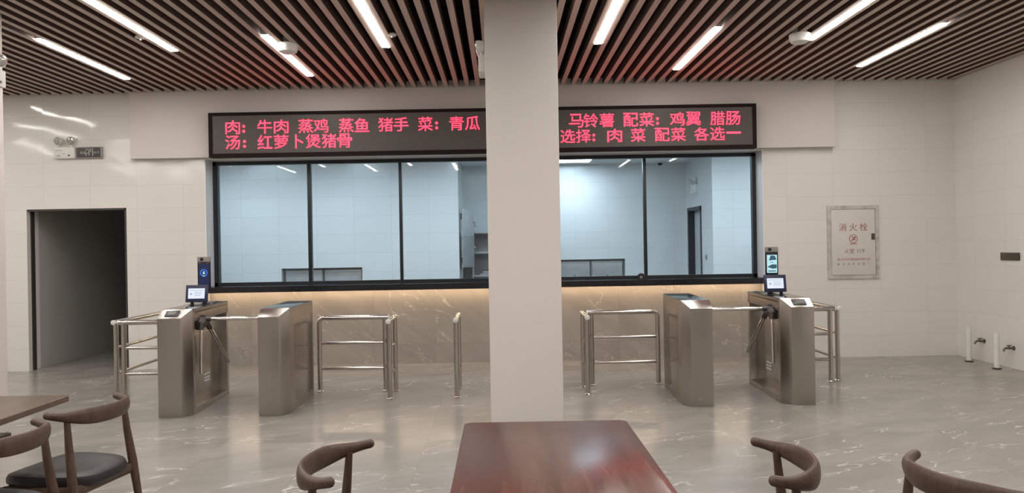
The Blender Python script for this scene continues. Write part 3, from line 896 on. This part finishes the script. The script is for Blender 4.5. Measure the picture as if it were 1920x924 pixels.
put_em(tx, '火', -.085, .355, .066, yk); put_em(tx, '警', -.02, .355, .066, yk)
tx.build('alarm_lettering', 'red_ink', dr, smooth=False, weld=False)
tx = MB()
for ch, xc in (('1', .055), ('1', .088), ('9', .125)): put_em(tx, ch, xc, .357, .078, yk)
tx.build('number_lettering', 'grey_ink', dr, smooth=False, weld=False)
tx = MB()
s1 = '佛山市天庆消防器材有限公司'
for i, ch in enumerate(s1): put_em(tx, ch, -.197 + .0328 * i, .250, .036, yk)
tx.build('maker_lettering', 'red_ink', dr, smooth=False, weld=False)
tx = MB()
for i, ch in enumerate('肇庆消防设备厂'): put_em(tx, ch, -.197 + .0655 * i, .190, .036, yk)
tx.build('maker_lettering', 'grey_ink', dr, smooth=False, weld=False)

# ------------------------------------------------------------------ emergency lights and exit sign
def emergency(loc, rz, label, aim=(.25, -.25), hx=.085):
    """front faces local -y; twin round lamps over a small white box"""
    t = thing('emergency_light', label, 'emergency light', loc, rz, 'twin-lamp emergency lights')
    MB().box(-.135, .135, -.058, 0, 0, .145).build('body', 'white_plastic', t, bevel=.012)
    gr = MB()
    for i in range(3): gr.box(-.10 + .03 * i, -.08 + .03 * i, -.0595, -.057, .10, .106)
    gr.lathe([(.006, 0), (.006, .003)], (.0, -.057, .06), (0, -1, 0), 10)
    gr.box(-.09, -.05, -.0595, -.057, .03, .038); gr.box(.05, .075, -.0595, -.057, .028, .05)
    gr.build('indicators', 'hub', t, smooth=False, weld=False)
    for k, sx in enumerate((-1, 1)):
        c = Vector((sx * hx, -.045, .225)); ax = Vector((aim[k], -1, -.25)).normalized()
        lm = MB().lathe([(.012, .05), (.035, .042), (.052, .012), (.056, -.004), (.056, -.014), (0, -.014)], c, -ax, 24).build('lamp', 'white_plastic', t)
        MB().lathe([(.050, 0), (.042, .012), (.02, .02), (0, .022)], c + ax * .014, ax, 24).build('lens', 'bulb_glass', lm)
        MB().tube([(sx * hx, -.03, .14), (sx * hx, -.03, .20)], .012, 10).build('neck', 'white_plastic', lm)
emergency((-5.60, YW, 2.735), 0, 'twin-lamp emergency light beside the exit sign over the dark doorway', (-.5, .5))
emergency((-.109, 6.62, 2.985), R(-90), 'twin-lamp emergency light on the side of the middle column', (.3, -.3))
emergency((-4.25, 6.42, 2.93), R(90), 'twin-lamp emergency light on the column at the photo\'s left edge', (.4, -.2))
emergency((3.37, 13.3, 2.36), R(-90), 'twin-lamp emergency light above the kitchen side door', (.3, -.3))

t = thing('exit_sign', 'dark unlit exit sign with running figure over the doorway', 'exit sign', (-5.292, YW, 2.735))
MB().box(-.165, .165, -.03, 0, 0, .148).build('casing', 'grey_plastic', t, bevel=.003)
fc = MB().box(-.155, .148, -.032, -.028, .012, .14).build('face', 'sign_face', t, smooth=False)
y = -.0325
tx = MB()
for i, ch in enumerate('安全'): put_em(tx, ch, -.098 + .037 * i, .073, .038, y)
for i, ch in enumerate('EXIT'): put_em(tx, ch, .066 + .020 * i, .073, .038, y, .8)
tx.build('lettering', 'sign_ink', fc, smooth=False, weld=False)
pg = MB()
def stroke(mb, pts, r):
    mb.sweep([(a, y, b2) for a, b2 in pts], [(r, r)] * len(pts), 6, up=(0, 1, 0))
stroke(pg, [(-.040, .03), (-.040, .128), (.046, .128), (.046, .03)], .0045)     # doorway
stroke(pg, [(-.022, .112), (-.004, .104), (.012, .092)], .005)                  # arms
stroke(pg, [(.006, .098), (-.008, .072), (-.020, .060), (-.034, .060)], .0055)  # trunk and rear leg
stroke(pg, [(-.008, .072), (.010, .062), (.002, .042), (-.008, .034)], .005)    # front leg
stroke(pg, [(.010, .094), (.024, .082), (.034, .090)], .004)
pg.lathe([(.009, 0), (.009, .002)], (.020, -.0318, .112), (0, -1, 0), 14)
pg.build('pictogram', 'sign_ink', fc, smooth=False, weld=False)

# ------------------------------------------------------------------ fittings on and by the right wall
t = thing('cover_plate', 'brown rectangular cover plate on the right tiled wall', 'cover plate', (XR, 8.89, 1.245))
MB().box(-.014, 0, -.165, .165, 0, .09).build('plate', 'cover_brown', t, bevel=.004)
for sy in (-.14, .14): MB().lathe([(.007, 0), (.007, .003), (0, .004)], (-.014, sy, .045), (-1, 0, 0), 10).build('screw', 'dark_steel', t)
def pipe(x, y, h, label):
    t = thing('drain_pipe', label, 'pipe', (x, y, 0), 0, 'white pipe stubs by the right wall')
    MB().lathe([(.029, 0), (.029, h), (.0255, h), (.0255, h - .05), (0, h - .05)], n=24).build('pipe', 'pvc', t)
    MB().lathe([(.05, 0), (.05, .004), (.031, .012), (.030, .014)], n=24).build('collar', 'rubber', t)
pipe(5.70, 9.42, .43, 'white pipe stub on the floor nearer the room corner')
pipe(5.68, 8.86, .42, 'white pipe stub on the floor farther from the room corner')
def tap(y, z, label):
    t = thing('wall_tap', label, 'tap', (XR, y, z), 0, 'small metal taps on the right wall')
    MB().lathe([(.026, 0), (.026, .006), (.014, .010)], (0, 0, 0), (-1, 0, 0), 18).build('rosette', 'brass_dark', t)
    MB().sweep([(0, 0, 0), (-.05, 0, 0), (-.085, 0, .004), (-.11, 0, -.008), (-.12, 0, -.034)], [.012, .015, .013, .012, .012], 12).build('spout', 'brass_dark', t)
    MB().lathe([(.010, 0), (.010, .022), (.0, .022)], (-.055, 0, .008), (0, 0, 1), 12).build('stem', 'brass_dark', t)
    MB().box(-.085, -.025, -.009, .009, .028, .037).build('handle', 'brass_dark', t, bevel=.003)
tap(9.40, .25, 'dark metal tap low on the wall, nearer the room corner')
tap(8.86, .235, 'dark metal tap low on the wall, farther from the room corner')

# small things in the kitchen
t = thing('wall_socket', 'grey wall socket beside the kitchen side door', 'socket', (3.37, 12.66, 1.225))
MB().box(-.012, 0, -.043, .043, 0, .088).build('plate', 'grey_plastic', t, bevel=.004)
MB().box(-.014, -.012, -.02, .02, .03, .06).build('rocker', 'hub', t, bevel=.001)
t = thing('dome_camera', 'black dome camera on the kitchen ceiling', 'camera', (2.86, 13.75, 2.97))
MB().lathe([(.055, 0), (.055, -.02), (.05, -.028)], n=24).build('base', 'white_plastic', t)
MB().lathe([(.046, -.028), (.043, -.048), (.03, -.066), (0, -.074)], n=24).build('dome', 'black_plastic', t)
t = thing('tape_dispenser', 'small dark rounded dispenser standing on the black sill by a mullion', 'dispenser', (1.815, YW + .08, 1.05))
arc = [(.036 * math.cos(a), 0, .03 + .032 * math.sin(a)) for a in [math.pi * k / 10 for k in range(11)]]
MB().sweep([(.038, 0, .002)] + arc + [(-.038, 0, .002)], [(.016, .010)] * 13, 10, up=(0, 1, 0)).build('shell', 'black_plastic', t)
MB().box(-.045, .045, -.022, .022, 0, .010).build('base', 'black_plastic', t, bevel=.003)
MB().lathe([(.018, -.012), (.018, .012)], (0, 0, .028), (0, 1, 0), 18).build('roll', 'grey_plastic', t)

# ------------------------------------------------------------------ tables
def table(loc, label, wd='table_wood'):
    """origin: floor under the centre; top .70 x 1.20 m"""
    t = thing('dining_table', label, 'table', loc, 0, 'wood dining tables')
    hw, hl, r = .352, .60, .035
    pts = []
    for cx, cy, a0 in ((hw - r, hl - r, 0), (-hw + r, hl - r, 90), (-hw + r, -hl + r, 180), (hw - r, -hl + r, 270)):
        for k in range(7):
            a = R(a0 + 15 * k); pts.append((cx + r * math.cos(a), cy + r * math.sin(a)))
    MB().prism(pts, 'z', .72, .75).build('tabletop', wd, t, bevel=.003)
    MB().box(-.15, .15, -.40, .40, .575, .598).build('under_shelf', wd, t, bevel=.004)
    for sy in (-1, 1):
        lg = MB().box(-.04, .04, sy * .36 - .03, sy * .36 + .03, .03, .72).build('leg', 'black_plastic', t, bevel=.005)
        MB().box(-.28, .28, sy * .36 - .035, sy * .36 + .035, 0, .035).build('foot', 'black_plastic', lg, bevel=.006)
        MB().box(-.25, .25, sy * .36 - .025, sy * .36 + .025, .69, .72).build('bearer', 'black_plastic', lg, bevel=.003)
table((.178, 2.76, 0), 'reddish walnut dining table in front of the middle column')
table((-2.70, 3.58, 0), 'wood dining table at the left edge with two chairs along it', 'table_wood_dull')

# ------------------------------------------------------------------ chairs with a curved horn-shaped back rail
def make_chair(label):
    """seat faces local +y; origin on the floor under the seat"""
    t = thing('dining_chair', label, 'chair', (0, 0, 0), 0, 'dark walnut chairs with curved back rails')
    # seat pad
    n = 36; sb = MB()
    def outline(s, k):
        a = 2 * math.pi * k / n
        c_, s_ = math.cos(a), math.sin(a)
        e = 3.2
        x = math.copysign(abs(c_) ** (2 / e), c_) * .225 * s; y2 = math.copysign(abs(s_) ** (2 / e), s_) * .235 * s
        x *= 1 + .08 * (y2 / .235)
        return x, y2 + .072
    rings = []
    for s, z in ((.96, .405), (1.0, .415), (1.0, .435), (.97, .452), (.85, .463), (.6, .462), (.3, .458)):
        rings.append([sb.b.verts.new((*outline(s, k), z + .018 * (abs(outline(s, k)[0]) / .23) ** 2)) for k in range(n)])
    for A, B in zip(rings, rings[1:]):
        for k in range(n): sb.b.faces.new([A[k], A[(k + 1) % n], B[(k + 1) % n], B[k]])
    sb.b.faces.new(rings[0][::-1]); sb.b.faces.new(rings[-1])
    sb.build('seat', 'leather', t, angle=60)
    # apron under the seat
    for nm, a, b2 in (('apron', (-.20, .26, .385), (.20, .26, .385)), ('apron', (-.215, -.118, .40), (.215, -.118, .40)),
                      ('apron', (-.205, .26, .39), (-.215, -.12, .40)), ('apron', (.205, .26, .39), (.215, -.12, .40))):
        MB().sweep([a, b2], [(.011, .026)] * 2, 10).build(nm, 'chair_wood', t)
    for sx in (-1, 1):
        MB().sweep([(sx * .235, .285, 0), (sx * .222, .272, .20), (sx * .215, .262, .41)], [.012, .0165, .020], 12).build('leg', 'chair_wood', t)
        MB().sweep([(sx * .232, -.185, 0), (sx * .226, -.150, .20), (sx * .218, -.118, .43), (sx * .208, -.094, .60), (sx * .203, -.080, .742)],
                   [.0125, .0175, .0225, .018, .0135], 12).build('leg', 'chair_wood', t)
    # back rail
    P = []; rad = []
    for k in range(33):
        u = -1 + 2 * k / 32
        a = u * R(84)
        x = .245 * math.sin(a)
        yy = -.175 + (1 - math.cos(a)) * .185
        z = .742 + .022 * abs(u) ** 2.5
        P.append((x, yy, z))
        w_ = max(0.0, 1 - abs(u) * 1.05)
        bump = .5 - .5 * math.cos(math.pi * min(1, w_ * 1.35))
        rad.append((.0175 - .002 * bump, .0180 + .023 * bump))
    MB().sweep(P, rad, 16, round_ends=True).build('back_rail', 'chair_wood', t)
    return t
ch = make_chair('dark walnut chair beside the left end of the middle table')
def facing(fx, fy): return math.atan2(-fx, fy)
ch.location = (-.535, 2.73, 0); ch.rotation_euler = (0, 0, facing(1, -.10))
dup(ch, (.885, 2.665, 0), facing(-.98, .2), 'dark walnut chair beside the right side of the middle table')
dup(ch, (1.53, 2.47, 0), facing(.94, .34), 'dark walnut chair at the photo\'s bottom right corner, turned away')
dup(ch, (-2.095, 3.82, 0), facing(-.985, .17), 'dark walnut chair at the left table, farther of its two, black seat visible')
dup(ch, (-2.15, 3.225, 0), facing(-.99, .10), 'dark walnut chair at the left table, nearer of its two, cut by the left edge')
